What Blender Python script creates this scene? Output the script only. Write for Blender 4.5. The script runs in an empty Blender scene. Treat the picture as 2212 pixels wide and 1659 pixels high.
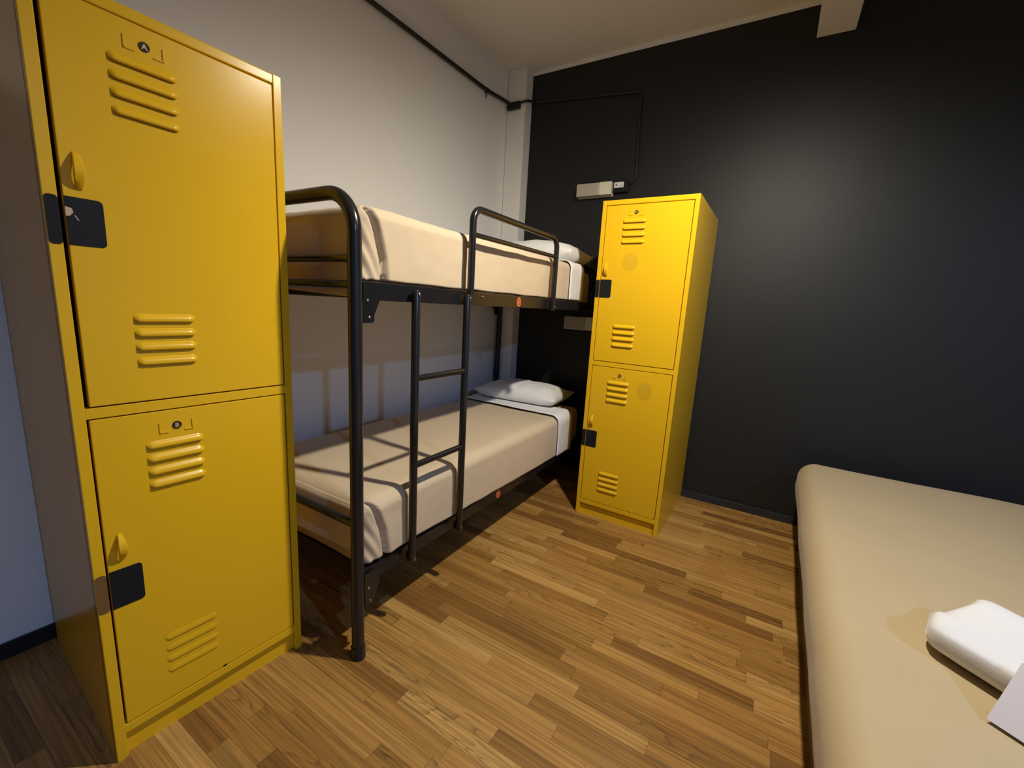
import bpy, bmesh, math, random
from mathutils import Vector, Matrix, noise

S = bpy.context.scene
COL = S.collection
random.seed(4)
PI = math.pi

# ------------------------------------------------------------------ camera
cam = bpy.data.cameras.new('camera')
cam.sensor_fit = 'HORIZONTAL'; cam.sensor_width = 36.0
cam.lens = 919.6236 * 36.0 / 2212.0
cam.clip_start = 0.02
cam_o = bpy.data.objects.new('camera', cam); COL.objects.link(cam_o)
cam_o.location = (1.98276, -2.99997, 1.22007)
cam_o.rotation_mode = 'XYZ'
cam_o.rotation_euler = (1.388393, -0.057375, 0.545674)
S.camera = cam_o

# ------------------------------------------------------------------ world, exposure
S.view_settings.view_transform = 'Standard'
S.view_settings.look = 'None'
S.view_settings.gamma = 1.0
S.view_settings.use_curve_mapping = False
S.view_settings.exposure = 0.0
W = bpy.data.worlds.new('world'); S.world = W
W.use_nodes = True
W.node_tree.nodes['Background'].inputs[0].default_value = (0.30, 0.35, 0.45, 1)
W.node_tree.nodes['Background'].inputs[1].default_value = 0.05

# ------------------------------------------------------------------ lamps (light sources)
LAMP_WARM = (1.95, -1.68, 2.42)
LAMP_COOL = (4.00, -2.95, 2.50)

def lamp_light(name, loc, power, color, radius, size_deg, blend):
    l = bpy.data.lights.new(name, 'SPOT')
    l.energy = power; l.color = color; l.shadow_soft_size = radius
    l.spot_size = math.radians(size_deg); l.spot_blend = blend
    o = bpy.data.objects.new(name, l); COL.objects.link(o)
    o.location = loc
    return o
warm_light = lamp_light('warm_lamp_light', LAMP_WARM, 162, (1.0, 0.925, 0.79), 0.035, 178, 0.88)
WARM_ROT = Vector((0, 0, -1)).rotation_difference(Vector((-0.12, 0.22, -0.97)))   # the lamp is tipped towards the bunk and the far locker
warm_light.rotation_mode = 'QUATERNION'; warm_light.rotation_quaternion = WARM_ROT
cool_light = lamp_light('cool_lamp_light', LAMP_COOL, 118, (0.24, 0.47, 1.0), 0.04, 178, 0.6)

# ------------------------------------------------------------------ materials
def new_mat(name):
    m = bpy.data.materials.new(name); m.use_nodes = True
    nt = m.node_tree
    return m, nt, nt.nodes['Principled BSDF']

def simple(name, col, rough=0.5, metal=0.0, spec=0.5, noise_amt=0.0, noise_scale=20, bump=0.0, bump_scale=200, coat=0.0):
    m, nt, b = new_mat(name)
    b.inputs['Base Color'].default_value = (*col, 1)
    b.inputs['Roughness'].default_value = rough
    b.inputs['Metallic'].default_value = metal
    b.inputs['Specular IOR Level'].default_value = spec
    b.inputs['Coat Weight'].default_value = coat
    tc = nt.nodes.new('ShaderNodeTexCoord')
    if noise_amt:
        n = nt.nodes.new('ShaderNodeTexNoise'); n.inputs['Scale'].default_value = noise_scale
        n.inputs['Detail'].default_value = 4
        nt.links.new(tc.outputs['Object'], n.inputs['Vector'])
        mx = nt.nodes.new('ShaderNodeMix'); mx.data_type = 'RGBA'
        mx.inputs[6].default_value = (*[c*(1-noise_amt) for c in col], 1)
        mx.inputs[7].default_value = (*[min(1, c*(1+noise_amt)) for c in col], 1)
        nt.links.new(n.outputs['Fac'], mx.inputs[0])
        nt.links.new(mx.outputs[2], b.inputs['Base Color'])
    if bump:
        n2 = nt.nodes.new('ShaderNodeTexNoise'); n2.inputs['Scale'].default_value = bump_scale
        n2.inputs['Detail'].default_value = 3
        nt.links.new(tc.outputs['Object'], n2.inputs['Vector'])
        bp = nt.nodes.new('ShaderNodeBump'); bp.inputs['Strength'].default_value = bump
        bp.inputs['Distance'].default_value = 0.004
        nt.links.new(n2.outputs['Fac'], bp.inputs['Height'])
        nt.links.new(bp.outputs[0], b.inputs['Normal'])
    return m

M_yellow = simple('yellow_enamel', (0.77, 0.455, 0.012), 0.25, spec=0.28, noise_amt=0.04, noise_scale=3, bump=0.015, bump_scale=40)
M_slitshade = simple('vent_slit_shade', (0.10, 0.05, 0.004), 0.7)  # darkened yellow, paints in the shade of the louver openings
M_black = simple('black_gloss_paint', (0.012, 0.012, 0.014), 0.22, noise_amt=0.1)
M_blackplate = simple('black_scuffed_plate', (0.010, 0.011, 0.013), 0.6, spec=0.2, noise_amt=0.2, noise_scale=60)
M_brownplate = simple('worn_brown_patch', (0.16, 0.085, 0.02), 0.6, noise_amt=0.2, noise_scale=40)
M_badge = simple('dark_badge', (0.03, 0.018, 0.011), 0.6, spec=0.2)
M_badgetxt = simple('badge_letter', (0.60, 0.45, 0.20), 0.5)
M_residue = simple('sticker_residue', (0.66, 0.385, 0.014), 0.5, spec=0.3)
M_white = simple('white_wall_paint', (0.87, 0.855, 0.815), 0.6, noise_amt=0.02, noise_scale=2, bump=0.06, bump_scale=120)
M_ceil = simple('ceiling_paint', (0.82, 0.78, 0.72), 0.8, bump=0.04, bump_scale=90)
M_darkwall = simple('black_wall_paint', (0.0115, 0.0125, 0.0125), 0.52, spec=0.4, noise_amt=0.06, noise_scale=2, bump=0.05, bump_scale=160)
M_room = simple('grey_room_paint', (0.40, 0.38, 0.36), 0.7, noise_amt=0.03, noise_scale=2)
M_darkbase = simple('dark_blue_baseboard', (0.020, 0.023, 0.030), 0.35)
M_blackbase = simple('black_baseboard', (0.006, 0.006, 0.007), 0.5)
M_conduit = simple('dark_conduit_paint', (0.012, 0.009, 0.008), 0.45)
M_steel = simple('bolt_steel', (0.45, 0.43, 0.40), 0.3, metal=1.0)
M_chip = simple('chipped_paint', (0.55, 0.42, 0.30), 0.7)
M_red = simple('red_sticker', (0.42, 0.045, 0.015), 0.5)
M_orange = simple('orange_sticker_ring', (0.75, 0.24, 0.11), 0.5)
M_lampcover = simple('wall_light_cover', (0.46, 0.43, 0.34), 0.35)
M_lampcap = simple('wall_light_cap', (0.75, 0.73, 0.58), 0.4)
M_lampbase = simple('wall_light_base', (0.50, 0.47, 0.38), 0.5)
M_label = simple('white_label', (0.78, 0.76, 0.74), 0.5)
M_labelmark = simple('label_print', (0.20, 0.17, 0.16), 0.6)
M_cardpaper = simple('card_paper', (0.54, 0.49, 0.51), 0.6)
M_darkwood = simple('dark_brown_bed_base', (0.020, 0.011, 0.006), 0.6)

def fabric(name, col, weave=900, rough=0.85, amt=0.05, sheen=0.15):
    m, nt, b = new_mat(name)
    b.inputs['Roughness'].default_value = rough
    b.inputs['Specular IOR Level'].default_value = 0.2
    b.inputs['Sheen Weight'].default_value = sheen
    tc = nt.nodes.new('ShaderNodeTexCoord')
    n = nt.nodes.new('ShaderNodeTexNoise'); n.inputs['Scale'].default_value = 6; n.inputs['Detail'].default_value = 5
    nt.links.new(tc.outputs['Object'], n.inputs['Vector'])
    mx = nt.nodes.new('ShaderNodeMix'); mx.data_type = 'RGBA'
    mx.inputs[6].default_value = (*[c*(1-amt) for c in col], 1)
    mx.inputs[7].default_value = (*[min(1, c*(1+amt)) for c in col], 1)
    nt.links.new(n.outputs['Fac'], mx.inputs[0]); nt.links.new(mx.outputs[2], b.inputs['Base Color'])
    v = nt.nodes.new('ShaderNodeTexNoise'); v.inputs['Scale'].default_value = weave; v.inputs['Detail'].default_value = 2
    nt.links.new(tc.outputs['Object'], v.inputs['Vector'])
    n3 = nt.nodes.new('ShaderNodeTexNoise'); n3.inputs['Scale'].default_value = 25; n3.inputs['Detail'].default_value = 3
    nt.links.new(tc.outputs['Object'], n3.inputs['Vector'])
    ad = nt.nodes.new('ShaderNodeMath'); ad.operation = 'MULTIPLY_ADD'; ad.inputs[1].default_value = 0.2
    nt.links.new(v.outputs['Fac'], ad.inputs[0]); nt.links.new(n3.outputs['Fac'], ad.inputs[2])
    bp = nt.nodes.new('ShaderNodeBump'); bp.inputs['Strength'].default_value = 0.18; bp.inputs['Distance'].default_value = 0.006
    nt.links.new(ad.outputs[0], bp.inputs['Height']); nt.links.new(bp.outputs[0], b.inputs['Normal'])
    return m
M_blanket = fabric('tan_blanket', (0.60, 0.475, 0.315))
M_undersheet = fabric('tan_fitted_sheet', (0.48, 0.36, 0.21))
M_cover = fabric('tan_bed_cover', (0.46, 0.36, 0.205))
M_linen = fabric('white_linen', (0.80, 0.79, 0.77))
M_towel = fabric('white_towel', (0.70, 0.69, 0.68), weave=260, rough=0.95, sheen=0.3)

def floor_material():
    m, nt, b = new_mat('oak_strip_floor')
    N, L = nt.nodes, nt.links
    def math_(op, a, b_=None, c=None):
        n = N.new('ShaderNodeMath'); n.operation = op
        for i, v in enumerate((a, b_, c)):
            if v is None: continue
            if isinstance(v, (int, float)): n.inputs[i].default_value = v
            else: L.new(v, n.inputs[i])
        return n.outputs[0]
    geo = N.new('ShaderNodeNewGeometry')
    sep = N.new('ShaderNodeSeparateXYZ'); L.new(geo.outputs['Position'], sep.inputs[0])
    X, Y = sep.outputs[0], sep.outputs[1]
    w = 0.055
    yr = math_('DIVIDE', math_('ADD', Y, 10.011), w)
    row = math_('FLOOR', yr); fy = math_('FRACT', yr)
    wn = N.new('ShaderNodeTexWhiteNoise'); wn.noise_dimensions = '1D'; L.new(row, wn.inputs['W'])
    wn2 = N.new('ShaderNodeTexWhiteNoise'); wn2.noise_dimensions = '1D'; L.new(math_('ADD', row, 57.3), wn2.inputs['W'])
    ln = math_('MULTIPLY_ADD', wn2.outputs['Value'], 0.40, 0.30)
    xr = math_('DIVIDE', math_('ADD', X, math_('MULTIPLY_ADD', wn.outputs['Value'], 9.0, 20.0)), ln)
    col = math_('FLOOR', xr); fx = math_('FRACT', xr)
    cv = N.new('ShaderNodeCombineXYZ'); L.new(row, cv.inputs[0]); L.new(col, cv.inputs[1])
    idn = N.new('ShaderNodeTexWhiteNoise'); idn.noise_dimensions = '2D'; L.new(cv.outputs[0], idn.inputs['Vector'])
    idv = idn.outputs['Value']
    sepc = N.new('ShaderNodeSeparateColor'); L.new(idn.outputs['Color'], sepc.inputs[0])
    id2, id3 = sepc.outputs[1], sepc.outputs[2]
    ramp = N.new('ShaderNodeValToRGB'); L.new(idv, ramp.inputs[0])
    e = ramp.color_ramp.elements
    e[0].position = 0.0; e[0].color = (0.190, 0.086, 0.020, 1)
    e[1].position = 1.0; e[1].color = (0.473, 0.270, 0.081, 1)
    for p, c in ((0.13, (0.257, 0.123, 0.028, 1)), (0.35, (0.325, 0.163, 0.039, 1)), (0.65, (0.359, 0.186, 0.046, 1)), (0.88, (0.405, 0.220, 0.059, 1))):
        k = e.new(p); k.color = c
    # long grain streaks
    gv = N.new('ShaderNodeCombineXYZ')
    L.new(math_('MULTIPLY', X, 1.5), gv.inputs[0]); L.new(math_('MULTIPLY', Y, 75.0), gv.inputs[1]); L.new(math_('MULTIPLY', idv, 91.0), gv.inputs[2])
    g1 = N.new('ShaderNodeTexNoise'); g1.inputs['Scale'].default_value = 1.6; g1.inputs['Detail'].default_value = 6; g1.inputs['Roughness'].default_value = 0.62
    L.new(gv.outputs[0], g1.inputs['Vector'])
    # cathedral grain: contour lines of a stretched noise
    cvv = N.new('ShaderNodeCombineXYZ')
    L.new(math_('MULTIPLY', X, 2.2), cvv.inputs[0]); L.new(math_('MULTIPLY', Y, 15.0), cvv.inputs[1]); L.new(math_('MULTIPLY', id2, 63.0), cvv.inputs[2])
    g2 = N.new('ShaderNodeTexNoise'); g2.inputs['Scale'].default_value = 1.0; g2.inputs['Detail'].default_value = 1.0
    L.new(cvv.outputs[0], g2.inputs['Vector'])
    ring = math_('FRACT', math_('MULTIPLY', g2.outputs['Fac'], 15.0))
    ringl = math_('POWER', ring, 3.5)
    on = math_('MULTIPLY', math_('GREATER_THAN', id3, 0.66), 0.45)
    ringf = math_('MULTIPLY', ringl, on)
    gr = math_('MULTIPLY_ADD', g1.outputs['Fac'], 2.2, -0.07)
    gr = math_('SUBTRACT', gr, ringf)
    # mineral stains
    sv = N.new('ShaderNodeCombineXYZ')
    L.new(math_('MULTIPLY', X, 1.3), sv.inputs[0]); L.new(math_('MULTIPLY', Y, 8.0), sv.inputs[1]); L.new(math_('MULTIPLY', idv, 40.0), sv.inputs[2])
    g3 = N.new('ShaderNodeTexNoise'); g3.inputs['Scale'].default_value = 1.2; g3.inputs['Detail'].default_value = 3
    L.new(sv.outputs[0], g3.inputs['Vector'])
    st = N.new('ShaderNodeMapRange'); L.new(g3.outputs['Fac'], st.inputs[0])
    st.inputs[1].default_value = 0.62; st.inputs[2].default_value = 0.76; st.inputs[3].default_value = 0.0; st.inputs[4].default_value = 0.55
    # joints
    ey = math_('MINIMUM', fy, math_('SUBTRACT', 1.0, fy))
    ey = math_('MULTIPLY', ey, w)
    ex = math_('MULTIPLY', math_('MINIMUM', fx, math_('SUBTRACT', 1.0, fx)), ln)
    ed = math_('MINIMUM', ex, ey)
    jr = N.new('ShaderNodeMapRange'); L.new(ed, jr.inputs[0])
    jr.inputs[1].default_value = 0.0002; jr.inputs[2].default_value = 0.0014; jr.inputs[3].default_value = 0.55; jr.inputs[4].default_value = 1.0
    val = math_('MULTIPLY', gr, jr.outputs[0])
    mul = N.new('ShaderNodeMix'); mul.data_type = 'RGBA'; mul.blend_type = 'MULTIPLY'; mul.inputs[0].default_value = 1.0
    L.new(ramp.outputs[0], mul.inputs[6])
    cc = N.new('ShaderNodeCombineColor'); 
    for i in range(3): L.new(val, cc.inputs[i])
    L.new(cc.outputs[0], mul.inputs[7])
    stn = N.new('ShaderNodeMix'); stn.data_type = 'RGBA'
    L.new(st.outputs[0], stn.inputs[0]); L.new(mul.outputs[2], stn.inputs[6]); stn.inputs[7].default_value = (0.115, 0.072, 0.022, 1)
    L.new(stn.outputs[2], b.inputs['Base Color'])
    b.inputs['Roughness'].default_value = 0.42
    b.inputs['Specular IOR Level'].default_value = 0.4
    bp = N.new('ShaderNodeBump'); bp.inputs['Strength'].default_value = 0.25; bp.inputs['Distance'].default_value = 0.001
    L.new(val, bp.inputs['Height']); L.new(bp.outputs[0], b.inputs['Normal'])
    return m
M_floor = floor_material()

# ------------------------------------------------------------------ helpers
def obj(name, bm, mats, parent=None, smooth=False, loc=None):
    me = bpy.data.meshes.new(name)
    bmesh.ops.recalc_face_normals(bm, faces=bm.faces[:])
    bm.to_mesh(me); bm.free()
    if not isinstance(mats, (list, tuple)): mats = [mats]
    for m in mats: me.materials.append(m)
    if smooth:
        for p in me.polygons: p.use_smooth = True
        if hasattr(me, 'set_sharp_from_angle'): me.set_sharp_from_angle(angle=math.radians(42))
    o = bpy.data.objects.new(name, me); COL.objects.link(o)
    if parent: o.parent = parent
    if loc: o.location = loc
    return o

def thing(name, label, cat, loc=(0, 0, 0), rz=0, group=None):
    o = bpy.data.objects.new(name, None); COL.objects.link(o)
    o.empty_display_size = 0.1
    o.location = loc; o.rotation_euler = (0, 0, rz)
    o['label'] = label; o['category'] = cat
    if group: o['group'] = group
    return o
def tag(o, label, cat, group=None):
    o['label'] = label; o['category'] = cat
    if group: o['group'] = group
    return o
def struct(name, bm, m):
    o = obj(name, bm, m); o['kind'] = 'structure'; return o

def box(bm, x0, x1, y0, y1, z0, z1, mi=0, bev=0.0):
    vs = [bm.verts.new(p) for p in ((x0,y0,z0),(x1,y0,z0),(x1,y1,z0),(x0,y1,z0),(x0,y0,z1),(x1,y0,z1),(x1,y1,z1),(x0,y1,z1))]
    fs = [bm.faces.new([vs[i] for i in f]) for f in ((3,2,1,0),(4,5,6,7),(0,1,5,4),(1,2,6,5),(2,3,7,6),(3,0,4,7))]
    for f in fs: f.material_index = mi
    if bev:
        ed = list({e for f in fs for e in f.edges})
        r = bmesh.ops.bevel(bm, geom=ed, offset=bev, segments=2, affect='EDGES', profile=0.5)
        for f in r['faces']: f.material_index = mi
    return fs

def tube(bm, pts, r, seg=14, mi=0, caps=True):
    pts = [Vector(p) for p in pts]
    rings = []
    up = Vector((0.13, 0.31, 0.94)).normalized()
    prev = None
    for i, p in enumerate(pts):
        if i == 0: t = pts[1] - p
        elif i == len(pts)-1: t = p - pts[i-1]
        else: t = (pts[i+1]-p).normalized() + (p-pts[i-1]).normalized()
        t.normalize()
        if prev is None:
            a = t.cross(up)
            if a.length < 1e-3: a = t.cross(Vector((1, 0, 0)))
            a.normalize()
        else:
            a = prev - t*prev.dot(t); a.normalize()
        prev = a
        b_ = t.cross(a)
        rr = r[i] if isinstance(r, (list, tuple)) else r
        rings.append([bm.verts.new(p + (a*math.cos(2*PI*k/seg) + b_*math.sin(2*PI*k/seg))*rr) for k in range(seg)])
    for i in range(len(rings)-1):
        for k in range(seg):
            f = bm.faces.new((rings[i][k], rings[i][(k+1) % seg], rings[i+1][(k+1) % seg], rings[i+1][k])); f.material_index = mi
    if caps:
        for rg in (rings[0], rings[-1]):
            f = bm.faces.new(rg); f.material_index = mi

def bend(path, rad, n=8):
    """round the corners of a polyline"""
    P = [Vector(p) for p in path]
    out = [P[0]]
    for i in range(1, len(P)-1):
        a = (P[i-1]-P[i]); b_ = (P[i+1]-P[i])
        la, lb = a.length, b_.length
        a.normalize(); b_.normalize()
        ang = a.angle(b_)
        d = min(rad/math.tan(ang/2), la*0.49, lb*0.49)
        rr = d*math.tan(ang/2)
        bis = (a+b_).normalized()
        c = P[i] + bis*(rr/math.sin(ang/2))
        s = P[i]+a*d - c; e = P[i]+b_*d - c
        for k in range(n+1):
            v = (s.normalized().slerp(e.normalized(), k/n))*rr if s.angle(e) > 1e-4 else s
            out.append(c+v)
    out.append(P[-1])
    return out

def cyl(bm, p0, p1, r0, r1=None, seg=20, mi=0):
    tube(bm, [p0, p1], [r0, r0 if r1 is None else r1], seg, mi)

def rrect(x0, x1, z0, z1, r, corners=(1,1,1,1), n=5):
    """rounded rectangle outline (x,z) ccw from lower-left; corners LL, LR, UR, UL"""
    pts = []
    data = (((x0,z0), PI, corners[0]), ((x1,z0), 1.5*PI, corners[1]), ((x1,z1), 0, corners[2]), ((x0,z1), 0.5*PI, corners[3]))
    for (cx, cz), a0, c in data:
        if not c: pts.append((cx, cz)); continue
        ox = cx + (r if cx == x0 else -r); oz = cz + (r if cz == z0 else -r)
        for k in range(n+1):
            a = a0 + 0.5*PI*k/n
            pts.append((ox+r*math.cos(a), oz+r*math.sin(a)))
    return pts
def prism_y(bm, outline, y0, y1, mi=0):
    A = [bm.verts.new((x, y0, z)) for x, z in outline]
    B = [bm.verts.new((x, y1, z)) for x, z in outline]
    fs = [bm.faces.new(A), bm.faces.new(B)]
    n = len(A)
    for i in range(n): fs.append(bm.faces.new((A[i], A[(i+1) % n], B[(i+1) % n], B[i])))
    for f in fs: f.material_index = mi
def disc_y(bm, cx, cz, r, y0, y1, mi=0, n=28, rz=None):
    rz = rz or r
    prism_y(bm, [(cx+r*math.cos(2*PI*k/n), cz+rz*math.sin(2*PI*k/n)) for k in range(n)], y0, y1, mi)

_dg_cache = {}
def letter(bm, ch, size, mtx, mi):
    """letter outline as a thin solid; local text x right, y up, z towards the reader"""
    if ch not in _dg_cache:
        cu = bpy.data.curves.new('letter_outline', 'FONT'); cu.body = ch
        cu.size = 1.0; cu.align_x = 'CENTER'; cu.align_y = 'CENTER'; cu.extrude = 0.02; cu.offset = 0.025
        o = bpy.data.objects.new('letter_outline', cu); COL.objects.link(o)
        dg = bpy.context.evaluated_depsgraph_get(); dg.update()
        me = bpy.data.meshes.new_from_object(o.evaluated_get(dg))
        _dg_cache[ch] = ([v.co.copy() for v in me.vertices], [tuple(p.vertices) for p in me.polygons])
        bpy.data.objects.remove(o); bpy.data.curves.remove(cu); bpy.data.meshes.remove(me)
    vs, fs = _dg_cache[ch]
    xs = [v.x for v in vs]; ys = [v.y for v in vs]
    c = Vector(((min(xs)+max(xs))/2, (min(ys)+max(ys))/2, 0))
    nv = [bm.verts.new(mtx @ ((v-c)*size)) for v in vs]
    for f in fs:
        try:
            q = bm.faces.new([nv[i] for i in f]); q.material_index = mi
        except ValueError: pass

# ------------------------------------------------------------------ room shell
XR, YF, ZC = 5.2, -5.2, 2.895
def wall_x(y): return 0.085 + 0.0283*y           # face of the left wall at depth y
bm = bmesh.new(); box(bm, -0.3, XR+0.1, YF-0.1, 0.1, -0.1, 0.0); struct('floor', bm, M_floor)
bm = bmesh.new(); box(bm, -0.3, XR+0.1, YF-0.1, 0.1, ZC, ZC+0.1); struct('ceiling', bm, M_ceil)
bm = bmesh.new(); box(bm, -0.2, XR+0.1, 0.0, 0.1, 0.0, ZC); struct('wall_back', bm, M_darkwall)
bm = bmesh.new(); box(bm, -0.2, XR+0.1, YF-0.1, YF, 0.0, ZC); struct('wall_front', bm, M_room)
bm = bmesh.new(); box(bm, XR, XR+0.1, YF, 0.0, 0.0, ZC); struct('wall_right', bm, M_white)
bm = bmesh.new()
o4 = [(wall_x(0), 0.0), (wall_x(YF), YF), (-0.25, YF), (-0.25, 0.0)]
A = [bm.verts.new((x, y, 0)) for x, y in o4]; B = [bm.verts.new((x, y, ZC)) for x, y in o4]
bm.faces.new(A); bm.faces.new(B)
for i in range(4): bm.faces.new((A[i], A[(i+1) % 4], B[(i+1) % 4], B[i]))
struct('wall_left', bm, M_white)
# corner pilaster, ceiling beam, painted strip above the dark wall
bm = bmesh.new(); box(bm, 0.085, 0.237, -0.10, 0.0, 0.0, ZC, bev=0.004); struct('trim_1', bm, M_white)
bm = bmesh.new(); box(bm, 1.967, 2.135, YF, 0.0, 2.715, ZC, bev=0.004); struct('trim_2', bm, M_ceil)
bm = bmesh.new(); box(bm, 0.237, 1.967, -0.004, 0.0, 2.874, ZC); box(bm, 2.135, XR, -0.004, 0.0, 2.874, ZC); struct('trim_3', bm, M_white)
bm = bmesh.new(); box(bm, 0.24, XR, -0.014, 0.0, 0.0, 0.048, bev=0.003); struct('baseboard_back', bm, M_darkbase)
bm = bmesh.new()
q4 = [(wall_x(-0.1)+0.012, -0.1), (wall_x(YF)+0.012, YF), (wall_x(YF), YF), (wall_x(-0.1), -0.1)]
A = [bm.verts.new((x, y, 0)) for x, y in q4]; B = [bm.verts.new((x, y, 0.053)) for x, y in q4]
bm.faces.new(A); bm.faces.new(B)
for i in range(4): bm.faces.new((A[i], A[(i+1) % 4], B[(i+1) % 4], B[i]))
struct('baseboard_left', bm, M_blackbase)

# ------------------------------------------------------------------ lockers
LW, LH, LD = 0.4893, 1.80, 0.665
def louver(bm, a0, a1, zt, h=0.0205, d=0.008, flat=1.0):
    na, nz = 22, 10
    prof = [(1.0, 0.0), (0.93, 0.10), (0.82, 0.36), (0.68, 0.66), (0.52, 0.88), (0.38, 0.98), (0.24, 1.0), (0.13, 0.93), (0.05, 0.72), (0.02, 0.35), (0.0, -0.15)]
    grid = []
    for i in range(na+1):
        s = i/na
        e = min(s, 1-s)*(a1-a0)/0.012
        k = math.sqrt(max(0, 1-(1-min(1, e))**2))
        row_ = []
        for j, (pz, pd) in enumerate(prof):
            zz = zt - h + h*(0.5+(pz-0.5)*(0.35+0.65*k))
            row_.append(bm.verts.new((a0+(a1-a0)*s, -0.001 - d*flat*max(pd, -0.2)*k, zz)))
        grid.append(row_)
    for i in range(na):
        for j in range(len(prof)-1):
            f = bm.faces.new((grid[i][j], grid[i+1][j], grid[i+1][j+1], grid[i][j+1]))
            f.material_index = 1 if j >= len(prof)-2 else 0  # underside faces take the painted slit shade
            f.smooth = True

def make_locker(name, label, loc, rz, spec):
    t = thing(name, label, 'locker', loc, rz, 'yellow two-door lockers')
    st = 0.0222
    bm = bmesh.new()
    box(bm, 0, 0.0012, 0.012, LD, 0.0, LH)                          # side skins
    box(bm, LW-0.0012, LW, 0.012, LD, 0.0, LH)
    box(bm, 0.001, LW-0.001, LD-0.002, LD, 0.0, LH)
    box(bm, 0.001, LW-0.001, 0.012, LD, LH-0.002, LH)
    box(bm, 0.001, LW-0.001, 0.012, LD, 0.075, 0.078)
    box(bm, 0.001, LW-0.001, 0.03, LD-0.01, 0.92, 0.923)            # shelf between the two compartments
    box(bm, 0, st, 0.0, 0.026, 0.0, LH, bev=0.0016)                 # stiles
    box(bm, LW-st, LW, 0.0, 0.026, 0.0, LH, bev=0.0016)
    box(bm, st-0.001, LW-st+0.001, 0.0, 0.026, 1.7745, LH, bev=0.0035)
    box(bm, st-0.001, LW-st+0.001, 0.0, 0.026, 0.9135, 0.9385, bev=0.0012)
    box(bm, st-0.001, LW-st+0.001, 0.0, 0.026, 0.072, 0.097, bev=0.0016)
    box(bm, st-0.001, LW-st+0.001, 0.018, 0.022, 0.0, 0.075)        # recessed kick plate
    body = obj('body', bm, M_yellow, t)
    for (zs0, zs1), mat in zip(((1.291, 1.388), (0.430, 0.530)), spec['stile']):
        bm = bmesh.new(); prism_y(bm, rrect(0.0015, st-0.0005, zs0, zs1, 0.007, (1, 1, 1, 1)), -0.0012, 0.004)
        obj('strike_patch', bm, mat, body)
    for i, (z0, z1) in enumerate(((0.9420, 1.7715), (0.1000, 0.9105))):
        g = 0.0035
        gl = spec['gap'][i]
        x0, x1 = st+gl, LW-st-g
        bm = bmesh.new()
        box(bm, x0, x1, 0.0, 0.018, z0, z1, bev=0.0016)
        off = (0.0, -0.861)[i]
        tops = ([1.700, 1.666, 1.631, 1.596], [0.838, 0.804, 0.770, 0.736])[i]
        lows = ([1.151, 1.117, 1.084, 1.049], [0.297, 0.264, 0.231, 0.198])[i]
        for zt in tops: louver(bm, 0.121, 0.243, zt)
        for zt in lows: louver(bm, 0.121, 0.243, zt, d=spec['lowd'][i])
        # name-card holder: raised corners left and right of the badge
        zc = (1.728, 0.866)[i]
        for sx in (-1, 1):
            cx = 0.186 + sx*0.036
            box(bm, min(cx, cx-sx*0.0025), max(cx, cx-sx*0.0025), -0.0022, 0.001, zc-0.012, zc+0.014)
            box(bm, min(cx, cx-sx*0.019), max(cx, cx-sx*0.019), -0.0022, 0.001, zc-0.0125, zc-0.0095)
        d = obj('door', bm, [M_yellow, M_slitshade], t, smooth=False)
        # door-level pieces
        hz0, hz1 = ((1.405, 1.478), (0.556, 0.622))[i]
        bm = bmesh.new(); hx = 0.054; n = 16; prev = None
        for k in range(n+1):
            s = k/n
            zz = hz1 + (hz0-hz1)*s
            dep = 0.019*math.sin(PI*min(1, s*1.02))**0.75 if 0 < s < 1 else 0
            hw = 0.0045 + 0.0045*math.sin(PI*min(1.0, s*0.9))
            ring = []
            for sx, dd in ((-hw, 0.0), (-hw*0.75, 0.0022), (hw*0.75, 0.0022), (hw, 0.0), (hw*0.6, -0.0015), (-hw*0.6, -0.0015)):
                ring.append(bm.verts.new((hx+sx, -(dep+dd) - 0.0003, zz)))
            if prev:
                for q in range(6): bm.faces.new((prev[q], prev[(q+1) % 6], ring[(q+1) % 6], ring[q]))
            else: bm.faces.new(ring)
            prev = ring
        bm.faces.new(prev)
        obj('pull_handle', bm, M_yellow, d, smooth=True)
        pz0, pz1 = ((1.292, 1.389), (0.431, 0.531))[i]
        bm = bmesh.new(); prism_y(bm, rrect(x0+0.0003, 0.0895, pz0, pz1, 0.009, (0, 1, 1, 0)), -0.0016, 0.002)
        if spec['chip'][i]:
            prism_y(bm, [(x0+0.0003, pz1-0.040), (x0+0.006, pz1-0.039), (x0+0.012, pz1-0.031), (x0+0.010, pz1-0.023), (x0+0.0003, pz1-0.021)], -0.0020, 0.0, 1)
            prism_y(bm, [(x0+0.013, pz1-0.037), (x0+0.018, pz1-0.047), (x0+0.0195, pz1-0.0465), (x0+0.0145, pz1-0.036)], -0.0020, 0.0, 1)
        obj('lock_plate', bm, [M_blackplate, M_chip], d)
        bm = bmesh.new(); bz = zc + 0.004
        disc_y(bm, 0.187, bz, 0.0098, -0.0022, 0.001, 0)
        letter(bm, spec['letters'][i], 0.0155, Matrix.Translation((0.187, -0.0024, bz)) @ Matrix.Rotation(PI/2, 4, 'X'), 1)
        obj('letter_badge', bm, [M_badge, M_badgetxt], d)
        if spec['discs'] and spec['discs'][i]:
            cx, cz = spec['discs'][i]
            bm = bmesh.new(); disc_y(bm, cx, cz, 0.043, -0.0006, 0.001, 0, 40, 0.045)
            obj('round_mark', bm, M_residue, d)
        if spec['hole'] and i == 1:
            bm = bmesh.new(); box(bm, 0.249, 0.259, -0.0008, 0.004, 0.1003, 0.1045)
            obj('latch_hole', bm, M_blackplate, d)
        a = spec['ajar'][i]
        if a:
            # the door swings on its right-hand hinge
            piv = Vector((x1, 0.018, 0))
            d.matrix_local = Matrix.Translation(piv) @ Matrix.Rotation(math.radians(a), 4, 'Z') @ Matrix.Translation(-piv)
    return t

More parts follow.
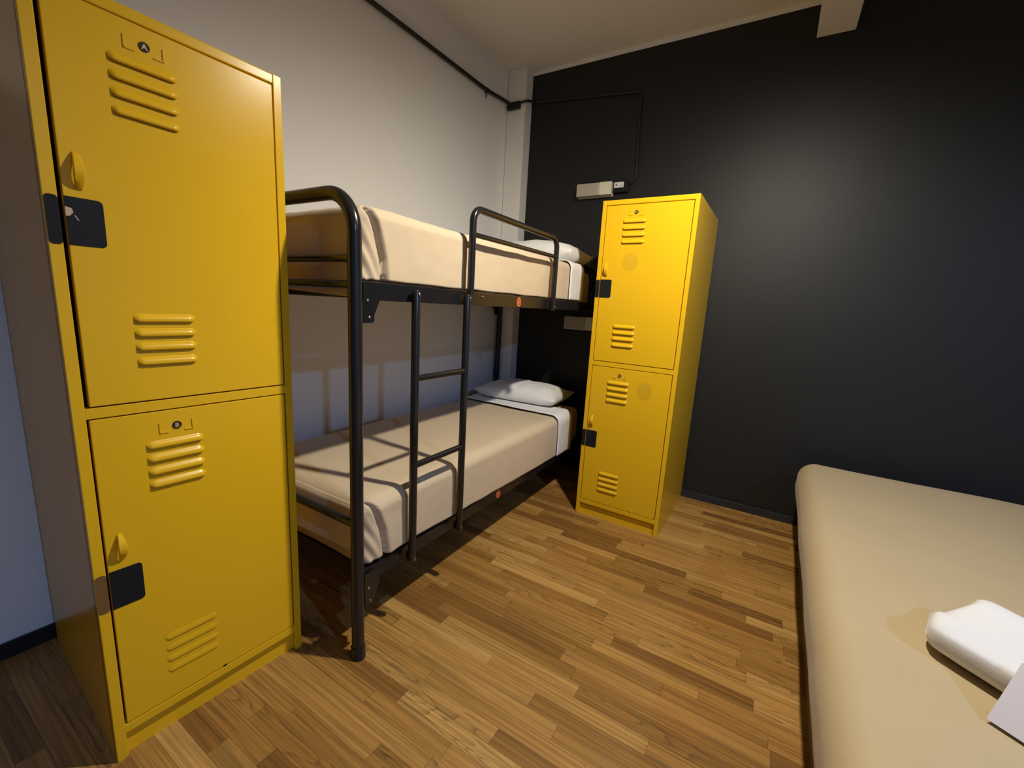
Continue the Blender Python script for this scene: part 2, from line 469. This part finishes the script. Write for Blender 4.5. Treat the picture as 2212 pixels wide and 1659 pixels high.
near_na, far_fa = -0.05835, -0.0158
make_locker('locker', 'large yellow metal locker in the foreground with badges A and B',
            (0.70221, -2.72, 0.0), PI/2+near_na,
            dict(stile=(M_blackplate, M_brownplate), gap=(0.0075, 0.0045), lowd=(0.008, 0.0022), letters='AB', discs=None,
                 chip=(1, 0), hole=True, ajar=(0.35, 0.0)))
make_locker('locker', 'yellow metal locker standing against the black wall beside the pillow end of the bunk bed',
            (1.11468, -0.68613, 0.0), far_fa,
            dict(stile=(M_blackplate, M_blackplate), gap=(0.0035, 0.0035), lowd=(0.008, 0.007), letters='CD',
                 discs=((0.179, 1.484), (0.331, 0.807)), chip=(0, 0), hole=False, ajar=(0, 0)))

# ------------------------------------------------------------------ bunk bed frame
XB, XL = 0.927, 0.128          # front and wall-side post axes
YN, YH = -2.150, -0.125        # foot-end and head-end post axes
bunk = thing('bunk_bed', 'black tubular metal bunk bed with ladder along the white wall', 'bunk bed', (XB, YN, 0))
def P(x, y, z): return (x-XB, y-YN, z)                              # world point in bunk space
def bobj(name, bm, m, parent=None, smooth=True): return obj(name, bm, m, parent or bunk, smooth)

PR = 0.0205
for yy in (YN, YH):
    bm = bmesh.new()
    pth = bend([P(XB, yy, 0.012), P(XB, yy, 1.514), P(XL, yy, 1.514), P(XL, yy, 0.012)], 0.115, 12)
    tube(bm, pth, PR, 20)
    fr = bobj('end_frame', bm, M_black)
    for zc, r in ((1.329, 0.0115), (1.253, 0.0125), (0.492, 0.0135)):
        bm = bmesh.new(); cyl(bm, P(XB-0.015, yy, zc), P(XL+0.015, yy, zc), r, seg=14); bobj('crossbar', bm, M_black, fr)
    for xx in (XB, XL):
        bm = bmesh.new(); cyl(bm, P(xx, yy, 0.0), P(xx, yy, 0.045), 0.0245, 0.0232, 20); bobj('foot_cap', bm, M_black, fr)

def bolts(bm, pts, r=0.005, mi=1):
    for x, y, z in pts:
        tube(bm, [P(x-0.002, y, z), P(x+0.002, y, z), P(x+0.0035, y, z)], [r, r, r*0.6], 10, mi)
for lev, (z0, z1) in (('up', (1.211, 1.266)), ('low', (0.252, 0.306))):
    for side, xx in (('front', XB), ('wall', XL)):
        s = 1 if side == 'front' else -1
        bm = bmesh.new()
        xa, xb_ = (xx-0.012, xx+0.010) if s > 0 else (xx-0.010, xx+0.012)
        if s > 0 and lev == 'low': xa, xb_ = xx-0.030, xx-0.008
        box(bm, xa-XB, xb_-XB, 0.012, YH-YN-0.012, z0, z1, bev=0.003)
        rail = bobj('side_rail', bm, M_black, smooth=False)
        # end brackets hooked onto the posts
        for ye, sg in ((YN, 1), (YH, -1)):
            bm = bmesh.new()
            xo = (xx+0.0105) if s > 0 else (xx-0.0135)
            zt, zb = z1-0.002, z0-0.068
            prof = [(ye+sg*0.019, zt), (ye+sg*0.085, zt), (ye+sg*0.082, z0+0.002), (ye+sg*0.060, zb+0.024), (ye+sg*0.060, zb+0.006), (ye+sg*0.054, zb), (ye+sg*0.019, zb)]
            A = [bm.verts.new(P(xo, y, z)) for y, z in prof]; B = [bm.verts.new(P(xo+0.003, y, z)) for y, z in prof]
            bm.faces.new(A); bm.faces.new(B)
            for i in range(len(A)): bm.faces.new((A[i], A[(i+1) % len(A)], B[(i+1) % len(A)], B[i]))
            if s > 0:
                bolts(bm, [(xo+0.004, ye+sg*0.034, z0-0.002), (xo+0.004, ye+sg*0.040, zb+0.016)])
            bobj('bracket', bm, [M_black, M_steel], rail, smooth=False)
        if side == 'front':
            ys, zs, ch = ((-1.216, 1.238, 'A') if lev == 'up' else (-1.279, 0.2785, 'B'))
            bm = bmesh.new()
            n = 30
            def dsc(r, h, mi):
                ring = [bm.verts.new(P(xb_+h, ys+r*0.9*math.cos(2*PI*k/n), zs+r*math.sin(2*PI*k/n))) for k in range(n)]
                ring0 = [bm.verts.new(P(xb_-0.0005, ys+r*0.9*math.cos(2*PI*k/n), zs+r*math.sin(2*PI*k/n))) for k in range(n)]
                f = bm.faces.new(ring); f.material_index = mi
                for k in range(n):
                    f = bm.faces.new((ring[k], ring[(k+1) % n], ring0[(k+1) % n], ring0[k])); f.material_index = mi
            dsc(0.0225, 0.0004, 0); dsc(0.0205, 0.0007, 1); dsc(0.0155, 0.0010, 0)
            letter(bm, ch, 0.022, Matrix.Translation(P(xb_+0.0012, ys, zs)) @ Matrix.Rotation(PI/2, 4, 'Z') @ Matrix.Rotation(PI/2, 4, 'X'), 1)
            st_ = bobj('letter_sticker', bm, [M_red, M_orange], rail, smooth=False); st_['label'] = 'round red sticker with the letter ' + ch
# mattress supports
for zc in (1.238, 0.279):
    bm = bmesh.new()
    for k in range(11):
        y = YN+0.09+k*(YH-YN-0.18)/10
        box(bm, XL+0.013-XB, -0.013, y-YN-0.03, y-YN+0.03, zc, zc+0.012)
    bobj('slat_base', bm, M_black, smooth=False)
# ladder
XLAD = XB+0.034
for y in (-1.932, -1.652):
    bm = bmesh.new()
    tube(bm, [P(XLAD, y, 0.262), P(XLAD, y, 0.270), P(XLAD, y, 1.244), P(XLAD, y, 1.252)], [0.010, 0.0145, 0.0145, 0.011], 16)
    box(bm, 0.010, XLAD-XB, y-YN-0.008, y-YN+0.008, 0.266, 0.296)
    bolts(bm, [(XLAD+0.0145, y, 1.238), (XLAD+0.0145, y, 0.276)], 0.0055)
    if y > -1.7: bolts(bm, [(XB+0.012, y+0.135, 1.247)], 0.006)
    bobj('ladder_stile', bm, [M_black, M_steel])
for z in (0.953, 0.637):
    bm = bmesh.new(); cyl(bm, P(XLAD, -1.932, z), P(XLAD, -1.652, z), 0.0118, seg=14); bobj('ladder_rung', bm, M_black)
# guard rail
bm = bmesh.new()
GZ = 1.574
gy0, gy1 = -1.634, -0.898
tube(bm, bend([P(XLAD, gy0, 1.252), P(XLAD, gy0, GZ), P(XLAD, gy1, GZ), P(XLAD, gy1, 1.205)], 0.05, 8), 0.0138, 16)
bolts(bm, [(XLAD+0.0138, gy1, 1.226)], 0.0055)
gr_ = bobj('guard_rail', bm, [M_black, M_steel])
bm = bmesh.new(); cyl(bm, P(XLAD, gy0, 1.478), P(XLAD, gy1, 1.484), 0.0098, seg=14); bobj('guard_bar', bm, M_black, gr_)

# ------------------------------------------------------------------ soft goods
def lin(a, b_, step, fine=None):
    """coordinates from a to b; fine = list of (lo, hi, step) zones"""
    out = []; x = a
    while x < b_-1e-6:
        out.append(x)
        s = step
        for lo, hi, fs in (fine or []):
            if lo-1e-9 <= x < hi: s = min(s, fs)
        x += s
    out.append(b_)
    if len(out) > 2 and out[-1]-out[-2] < 0.3*step: out.pop(-2)
    return out

def drape(x0, x1, y0, y1, z0, z1, r, xs, ys, zs, faces, disp=None, openhead=False):
    """surface of a rounded box; faces = subset of 'T' top 'F' +x 'L' -x 'E' -y 'H' +y 'B' bottom"""
    bm = bmesh.new()
    lo = Vector((x0+r, y0+r, z0 if 'B' not in faces else z0+r*0.6)); hi = Vector((x1-r, (y1+9) if openhead else y1-r, z1-r))
    cache = {}
    def V(x, y, z):
        key = (round(x, 5), round(y, 5), round(z, 5))
        if key in cache: return cache[key]
        p = Vector((x, y, z))
        q = Vector((min(max(x, lo.x), hi.x), min(max(y, lo.y), hi.y), min(max(z, lo.z), hi.z)))
        d = p-q
        n = d.normalized() if d.length > 1e-9 else Vector((0, 0, 1))
        rr = r
        if d.z < 0: rr = r*0.6 if abs(d.x)+abs(d.y) < 1e-6 else r
        # blend: keep exact face offset
        m = max(abs(d.x), abs(d.y), abs(d.z))
        p2 = q + n*m
        if disp: p2 = disp(p2, n, (x, y, z))
        v = bm.verts.new(p2); cache[key] = v
        return v
    def patch(us, vs, fn):
        for i in range(len(us)-1):
            for j in range(len(vs)-1):
                q = [fn(us[i], vs[j]), fn(us[i+1], vs[j]), fn(us[i+1], vs[j+1]), fn(us[i], vs[j+1])]
                if len(set(q)) >= 3:
                    try: bm.faces.new(list(dict.fromkeys(q)))
                    except ValueError: pass
    if 'T' in faces: patch(xs, ys, lambda u, v: V(u, v, z1))
    if 'B' in faces: patch(xs, ys, lambda u, v: V(u, v, z0))
    if 'F' in faces: patch(ys, zs, lambda u, v: V(x1, u, v))
    if 'L' in faces: patch(ys, zs, lambda u, v: V(x0, u, v))
    if 'E' in faces: patch(xs, zs, lambda u, v: V(u, y0, v))
    if 'H' in faces: patch(xs, zs, lambda u, v: V(u, y1, v))
    for f in bm.faces: f.smooth = True
    return bm
def nz(p, s, seed=0.0): return noise.noise(Vector((p[0]*s+seed, p[1]*s+seed*1.7, p[2]*s-seed)))

def interp(tab, z):
    tab = sorted(tab)
    if z <= tab[0][0]: return tab[0][1]
    for (a, va), (b_, vb) in zip(tab, tab[1:]):
        if z <= b_: return va+(vb-va)*(z-a)/(b_-a)
    return tab[-1][1]

def shell(o, t, off=-1.0):
    md = o.modifiers.new('thickness', 'SOLIDIFY'); md.thickness = t; md.offset = off
    md.use_rim = True

def bunk_bedding(level):
    up = level == 'up'
    if up:
        zb, zt, x0, x1 = 1.2525, 1.472, 0.176, 0.884
        bx1, bz0, bzt = 0.924, 1.273, 1.489
        crease = [(1.269, -2.032), (1.338, -2.036), (1.417, -2.060), (1.49, -2.092)]
    else:
        zb, zt, x0, x1 = 0.2935, 0.532, 0.176, 0.884
        bx1, bz0, bzt = 0.930, 0.316, 0.553
        crease = [(0.30, -2.022), (0.424, -2.04), (0.525, -2.077), (0.565, -2.12)]
    y0, y1 = -2.096, -0.165
    # mattress
    def dm(p, n, c): return p + n*0.003*nz(p, 6, 3)
    bm = drape(x0, x1, y0, y1, zb, zt, 0.05, lin(x0, x1, 0.04, [(x0, x0+0.06, 0.012), (x1-0.06, x1, 0.012)]),
               lin(y0, y1, 0.05, [(y0, y0+0.06, 0.012), (y1-0.06, y1, 0.012)]), lin(zb, zt, 0.025), 'TBFLEH', dm)
    o = obj('mattress', bm, M_undersheet)
    tag(o, 'tan-sheeted mattress on the %s deck of the bunk bed' % ('upper' if up else 'lower'), 'mattress', 'bunk mattresses')
    # blanket
    by0, by1 = -2.124, (-0.605 if up else -0.620)
    bx0 = 0.157
    zlow = bz0-0.05
    def db(p, n, c):
        x, y, z = c
        q = Vector(p)
        # hem height: front drop, foot drop
        t = (bzt - z)/(bzt-zlow)                                     # 0 at the top .. 1 at the hem
        if p.z < bzt-0.03:
            if x >= bx1-1e-6 and y > by0+1e-6:
                hem = bz0 + 0.003*nz((0, y*7, 0), 1, 5) + (0.0 if up else 0.012-0.028*max(0, min(1, (y+1.9)/1.2)))
                if y < -2.03: hem -= (0.0 if up else 0.004)
            elif y <= by0+1e-6:
                hem = ((1.246-0.030*(x-bx0)/(bx1-bx0)) if up else (0.352 + 0.012*(x-bx0)/(bx1-bx0)) if x < bx1-0.03 else 0.324)
            else: hem = bz0
            q.z = bzt-0.03 + (p.z-(bzt-0.03))*(hem-(bzt-0.03))/(zlow-(bzt-0.03))
        # wrinkles
        amp = 0.0030 if p.z < bzt-0.03 else 0.0022
        q += n*amp*nz(q, 7, 1.3 if up else 8.1) + n*0.0012*nz(q, 22, 2.0)
        if n.z < 0.4:
            q += n*0.0035*min(1, t*1.3)*nz((q.x*3, q.y*9, q.z*2.5), 1, 4.4)
        # sag of the top between the ends
        if n.z > 0.6: q.z += 0.004*nz((q.x, q.y, 0), 3, 9) - (0 if up else 0.004)
        # hospital-corner fold on the front face
        if n.x > 0.3 and y < -1.90:
            yc = interp(crease, q.z)
            dlt = q.y - yc
            k = min(1, (n.x-0.3)/0.4)
            q.x -= k*0.016*math.exp(-(dlt/0.008)**2)
            if dlt < 0:
                q.x -= k*0.009
                w_ = math.sin((q.y*1.0 + q.z*0.55)*160)
                q.x += k*0.0035*w_*min(1, t*2)*(1-math.exp(-(dlt/0.028)**2))
            else:
                q.x += k*0.008*math.exp(-dlt/0.05)
        return q
    ysf = lin(by0, by1, 0.022, [(by0, -1.99, 0.0035), (-1.97, -1.90, 0.010)])
    xsf = lin(bx0, bx1, 0.022, [(bx0, bx0+0.05, 0.009), (bx1-0.05, bx1, 0.008)])
    zsf = lin(zlow, bzt, 0.008, [(bzt-0.05, bzt, 0.005)])
    bm = drape(bx0, bx1, by0, by1, zlow, bzt, 0.042 if up else 0.055, xsf, ysf, zsf, 'TFLE', db, True)
    o = obj('blanket', bm, M_blanket)
    shell(o, 0.004)
    tag(o, ('tan blanket tucked over the upper bunk mattress, level with the guard rail' if up else
            'tan blanket draped over the lower bunk mattress with ladder shadows on it'), 'blanket', 'tan bunk blankets')
    # white sheet band folded over the top of the blanket
    sy0, sy1 = (-0.632, -0.430) if up else (-0.640, -0.435)
    def dsn(p, n, c):
        q = Vector(p) + n*0.002*nz(p, 14, 6)
        q += n*0.003*nz((p.x*4, p.y*20, p.z*4), 1, 2)
        if q.z < bzt-0.05:
            q.z = bzt-0.05 + (q.z-(bzt-0.05))*(bz0+(0 if up else -0.014)-(bzt-0.05))/(zlow-(bzt-0.05))
        return q
    e = 0.012
    bm = drape(bx0-e, bx1+e, sy0-1.0, sy1, zlow, bzt+e, 0.05 if up else 0.06, lin(bx0-e, bx1+e, 0.02, [(bx1-0.05, bx1+e, 0.008), (bx0-e, bx0+0.05, 0.009)]),
               lin(sy0, sy1, 0.012), lin(zlow, bzt+e, 0.014), 'TFL', dsn, True)
    o = obj('bed_sheet', bm, M_linen)
    shell(o, 0.004)
    tag(o, 'white sheet edge turned down over the %s bunk blanket' % ('upper' if up else 'lower'), 'sheet', 'white turned-down sheets')

def pillow(name, label, c, sx, sy, h, rz, seed, tilt=(0, 0)):
    bm = bmesh.new(); n = 30
    grid = {}
    for side in (1, -1):
        for i in range(n+1):
            for j in range(n+1):
                u = -1+2*i/n; v = -1+2*j/n
                edge = i in (0, n) or j in (0, n)
                if edge and side == -1: grid[(side, i, j)] = grid[(1, i, j)]; continue
                pin = 1 - 0.07*(1-u*u)*abs(v)**3; pin2 = 1 - 0.07*(1-v*v)*abs(u)**3
                x = u*sx/2*(pin2); y = v*sy/2*(pin)
                f = ((1-abs(u)**2.6)*(1-abs(v)**2.6))**0.55 if not edge else 0
                z = side*h/2*f
                if side == -1: z = max(z, -h*0.20)
                w_ = 0.010*f*noise.noise(Vector((x*9+seed, y*9, side))) + 0.004*noise.noise(Vector((x*25, y*18+seed, side)))*f
                z += w_*(1 if side == 1 else 0.0)
                z += 0.02*abs(u)**6*abs(v)**6
                grid[(side, i, j)] = bm.verts.new((x, y, z))
    for side in (1, -1):
        for i in range(n):
            for j in range(n):
                q = [grid[(side, i, j)], grid[(side, i+1, j)], grid[(side, i+1, j+1)], grid[(side, i, j+1)]]
                f = bm.faces.new(q if side == 1 else q[::-1]); f.smooth = True
    o = obj(name, bm, M_linen)
    o.location = c; o.rotation_euler = (tilt[0], tilt[1], rz)
    for p in o.data.polygons: p.use_smooth = True
    tag(o, label, 'pillow', 'white bunk pillows')
    return o

bunk_bedding('up'); bunk_bedding('low')
pillow('pillow', 'white pillow on the upper bunk beside the guard rail', (0.560, -0.405, 1.548), 0.70, 0.40, 0.20, 0.0, 2.0)
pillow('pillow', 'white pillow on the lower bunk, half in shadow below the upper bed', (0.515, -0.345, 0.606), 0.64, 0.40, 0.165, 0.06, 7.0)

# ------------------------------------------------------------------ single bed on the right
bedR = (2.205, -1.15)
BRZ = math.radians(-1.1)
rb = thing('single_bed', 'low dark bed base on the floor at the right, under the wide tan mattress', 'bed', (bedR[0], bedR[1], 0), BRZ)
bm = bmesh.new(); box(bm, 0.045, 0.98, -1.14, 0.86, 0.05, 0.262, bev=0.006); obj('bed_base', bm, M_darkwood, rb)
for lx in (0.075, 0.93):
    for ly in (-1.10, 0.82):
        bm = bmesh.new(); box(bm, lx-0.03, lx+0.03, ly-0.03, ly+0.03, 0.0, 0.06); obj('leg', bm, M_darkwood, rb)
def dr(p, n, c):
    q = Vector(p)
    q += n*0.004*nz(p, 3.2, 2.2) + n*0.0015*nz(p, 9, 5.1)
    return q
mx0, mx1, my0, my1, mz0, mz1 = 0.0, 1.02, -1.17, 1.005, 0.265, 0.462
bm = drape(mx0, mx1, my0, my1, mz0, mz1, 0.085, lin(mx0, mx1, 0.05, [(mx0, mx0+0.1, 0.012), (mx1-0.1, mx1, 0.02)]),
           lin(my0, my1, 0.05, [(my0, my0+0.1, 0.02), (my1-0.1, my1, 0.012)]), lin(mz0, mz1, 0.02, [(mz1-0.1, mz1, 0.012)]), 'TBFLEH', dr)
o = obj('mattress', bm, M_cover); o.location = (bedR[0], bedR[1], 0); o.rotation_euler = (0, 0, BRZ)
tag(o, 'wide mattress in a smooth tan fitted cover at the right edge, towel lying on it', 'mattress')

# towel: flattened roll, two lobes at the visible end
TA = Vector((0.755, -0.656, 0)); TB = Vector((0.656, 0.755, 0))
T0 = Vector((2.458, -1.620, 0.4655))
bm = bmesh.new(); ns, nk = 30, 44
rings = []
Lt = 0.34
for i in range(ns+1):
    s = i/ns
    ax = Lt*s
    e = min(1, ax/0.040); e2 = min(1, (Lt-ax)/0.040)
    k = math.sqrt(max(0, 1-(1-e)**2))*math.sqrt(max(0, 1-(1-e2)**2))
    k = 0.30+0.70*k
    ring = []
    for j in range(nk):
        a = 2*PI*j/nk
        ca, sa = math.cos(a), math.sin(a)
        hw, hh = 0.110, 0.052
        w_ = hw*math.copysign(abs(ca)**0.72, ca)
        z_ = hh*math.copysign(abs(sa)**0.62, sa)
        if sa > 0:
            u = w_/hw
            z_ += 0.026*u*1.0*abs(sa)                                # far lobe stands higher
            z_ -= 0.020*math.exp(-((u+0.18)/0.20)**2)*math.exp(-s*4.0)*abs(sa)
        z_ = hh + (z_)*(0.35+0.65*k)
        if sa < 0: z_ = max(z_, 0.004 + 0.010*max(0, -w_/hw-0.5))
        w_ *= (0.72+0.28*k)
        lead = 0.012*math.sin(w_*40) * (1-e)
        p = T0 + TA*(ax+lead) + TB*w_ + Vector((0, 0, z_))
        p.z += 0.003*noise.noise(p*18)
        ring.append(bm.verts.new(p))
    rings.append(ring)
for i in range(ns):
    for j in range(nk):
        f = bm.faces.new((rings[i][j], rings[i][(j+1) % nk], rings[i+1][(j+1) % nk], rings[i+1][j])); f.smooth = True
for rg in (rings[0], rings[-1]):
    c = sum((v.co for v in rg), Vector())/nk
    cv_ = bm.verts.new(c + TA*(-0.004 if rg is rings[0] else 0.004))
    for j in range(nk):
        f = bm.faces.new((rg[j], rg[(j+1) % nk], cv_)); f.smooth = True
o = obj('towel', bm, M_towel)
for p in o.data.polygons: p.use_smooth = True
tag(o, 'rolled white towel lying on the tan bed at the right edge', 'towel')

# paper card leaning on the front of the towel
bm = bmesh.new()
c0 = Vector((2.457, -1.881, 0.4690))
ed = Vector((0.80, -0.60, 0.0)).normalized(); upv = Vector((0.057, 0.078, 0.098))
nrm = ed.cross(upv).normalized()
q = [c0, c0+ed*0.20, c0+ed*0.20+upv, c0+upv]
A = [bm.verts.new(p) for p in q]; B = [bm.verts.new(p+nrm*0.0012) for p in q]
bm.faces.new(A); bm.faces.new(B)
for i in range(4): bm.faces.new((A[i], A[(i+1) % 4], B[(i+1) % 4], B[i]))
card = obj('card', bm, M_cardpaper)
tag(card, 'pale paper card propped against the front of the rolled towel', 'card')
# ------------------------------------------------------------------ conduit and wall fittings
con = thing('conduit', 'thin black conduit running under the ceiling along the white wall into the corner', 'conduit', (0.09, -0.37, 2.657))
def CP(p): return (p[0]-0.09, p[1]+0.37, p[2]-2.657)
bm = bmesh.new()
run = []
y = YF+0.02
while y < -0.40:
    run.append((wall_x(y)+0.0155, y, 2.657)); y += 0.4
run += [(wall_x(-0.37)+0.018, -0.37, 2.655), (wall_x(-0.30)+0.02, -0.30, 2.660), (wall_x(-0.21)+0.022, -0.21, 2.668), (0.104, -0.145, 2.672), (0.118, -0.122, 2.664)]
tube(bm, [CP(p) for p in run], 0.0125, 12)
obj('pipe', bm, M_conduit, con, smooth=True)
for yy in (-0.37, -1.75, -3.2):
    bm = bmesh.new()
    x = wall_x(yy)
    box(bm, x+0.002-0.09, x+0.026-0.09, yy+0.37-0.012, yy+0.37+0.012, -0.016, 0.014, bev=0.003)
    tube(bm, [CP((x+0.012, yy, 2.650)), CP((x+0.016, yy-0.004, 2.630)), CP((x+0.014, yy-0.006, 2.606))], [0.005, 0.004, 0.003], 8)
    obj('strap_clamp', bm, M_conduit, con)
bm = bmesh.new()
box(bm, 0.098-0.09, 0.205-0.09, -0.128+0.37, -0.101+0.37, 2.622-2.657, 2.672-2.657, bev=0.006)
obj('junction_box', bm, M_conduit, con)
bm = bmesh.new()
tube(bm, [CP(p) for p in bend([(0.195, -0.115, 2.660), (0.262, -0.108, 2.668), (0.275, -0.012, 2.690), (0.60, -0.012, 2.662), (1.05, -0.012, 2.622), (1.072, -0.012, 2.10), (1.03, -0.012, 2.062)], 0.02, 4)], 0.008, 10)
obj('pipe', bm, M_darkwall, con, smooth=True)

def wall_light(label, x0, x1, z0, z1):
    t = thing('wall_light', label, 'wall light', (x0, 0.0, z0), 0, 'pale bunk reading lights')
    w = x1-x0; h = z1-z0
    bm = bmesh.new(); box(bm, 0.0, w, -0.022, -0.0005, 0.0, h, bev=0.003); obj('back_plate', bm, M_lampbase, t)
    bm = bmesh.new(); box(bm, 0.002, w*0.665, -0.062, -0.022, 0.004, h-0.002, bev=0.006); obj('light_cover', bm, M_lampcover, t)
    bm = bmesh.new(); box(bm, w*0.665, w-0.002, -0.060, -0.022, 0.006, h-0.001, bev=0.003); obj('end_cap', bm, M_lampcap, t)
    return t
wall_light('pale wall light with a bright end cap above the upper bunk', 0.672, 0.926, 1.992, 2.082)
wall_light('dim beige wall light below the upper bunk, partly behind the far locker', 0.655, 0.909, 1.070, 1.168)

sb = thing('switch_box', 'small black wall box with a white label beside the upper wall light', 'switch box', (0.985, 0.0, 2.04))
bm = bmesh.new(); box(bm, -0.058, 0.046, -0.030, -0.0005, -0.028, 0.045, bev=0.005); obj('housing', bm, M_blackplate, sb)
bm = bmesh.new(); box(bm, -0.050, 0.016, -0.0312, -0.029, 0.002, 0.037, 0)
disc_y(bm, -0.034, 0.020, 0.0065, -0.0316, -0.030, 1); box(bm, -0.004, 0.004, -0.0316, -0.030, 0.010, 0.016, 1)
obj('label', bm, [M_label, M_labelmark], sb)

# ------------------------------------------------------------------ the two lamps that light the room (above and beside the view)
def emis(name, col, st):
    m, nt, b = new_mat(name)
    b.inputs['Emission Color'].default_value = (*col, 1); b.inputs['Emission Strength'].default_value = st
    b.inputs['Base Color'].default_value = (0.8, 0.8, 0.8, 1)
    return m
def pendant(label, loc, em, rot=None):
    t = thing('pendant_lamp', label, 'lamp', loc, 0, 'black pendant lamps')
    bm = bmesh.new(); tube(bm, [(rot @ Vector((0, 0, 0.15))) if rot else (0, 0, 0.15), (0, 0, 0.22), (0, 0, ZC-loc[2])], 0.004, 8); obj('cord', bm, M_black, t)
    bm = bmesh.new(); n = 32
    prof = [(0.085, 0.008), (0.083, 0.035), (0.06, 0.10), (0.03, 0.14), (0.012, 0.16)]
    rg = [[bm.verts.new((r*math.cos(2*PI*k/n), r*math.sin(2*PI*k/n), z)) for k in range(n)] for r, z in prof]
    for a, b_ in zip(rg, rg[1:]):
        for k in range(n): bm.faces.new((a[k], a[(k+1) % n], b_[(k+1) % n], b_[k]))
    bm.faces.new(rg[-1])
    s_ = obj('lamp_shade', bm, M_black, t, smooth=True); shell(s_, 0.002)
    bm = bmesh.new(); bmesh.ops.create_uvsphere(bm, u_segments=20, v_segments=12, radius=0.03)
    for v in bm.verts: v.co.z += 0.045
    b_ = obj('bulb', bm, em, t, smooth=True)
    if rot:
        for q in (s_, b_): q.rotation_mode = 'QUATERNION'; q.rotation_quaternion = rot
pendant('black pendant lamp with a warm bulb hanging in the middle of the room', LAMP_WARM, emis('warm_bulb', (1, 0.8, 0.55), 12), WARM_ROT)
pendant('black pendant lamp with a cool white bulb hanging at the right of the room', LAMP_COOL, emis('cool_bulb', (0.6, 0.75, 1.0), 12))
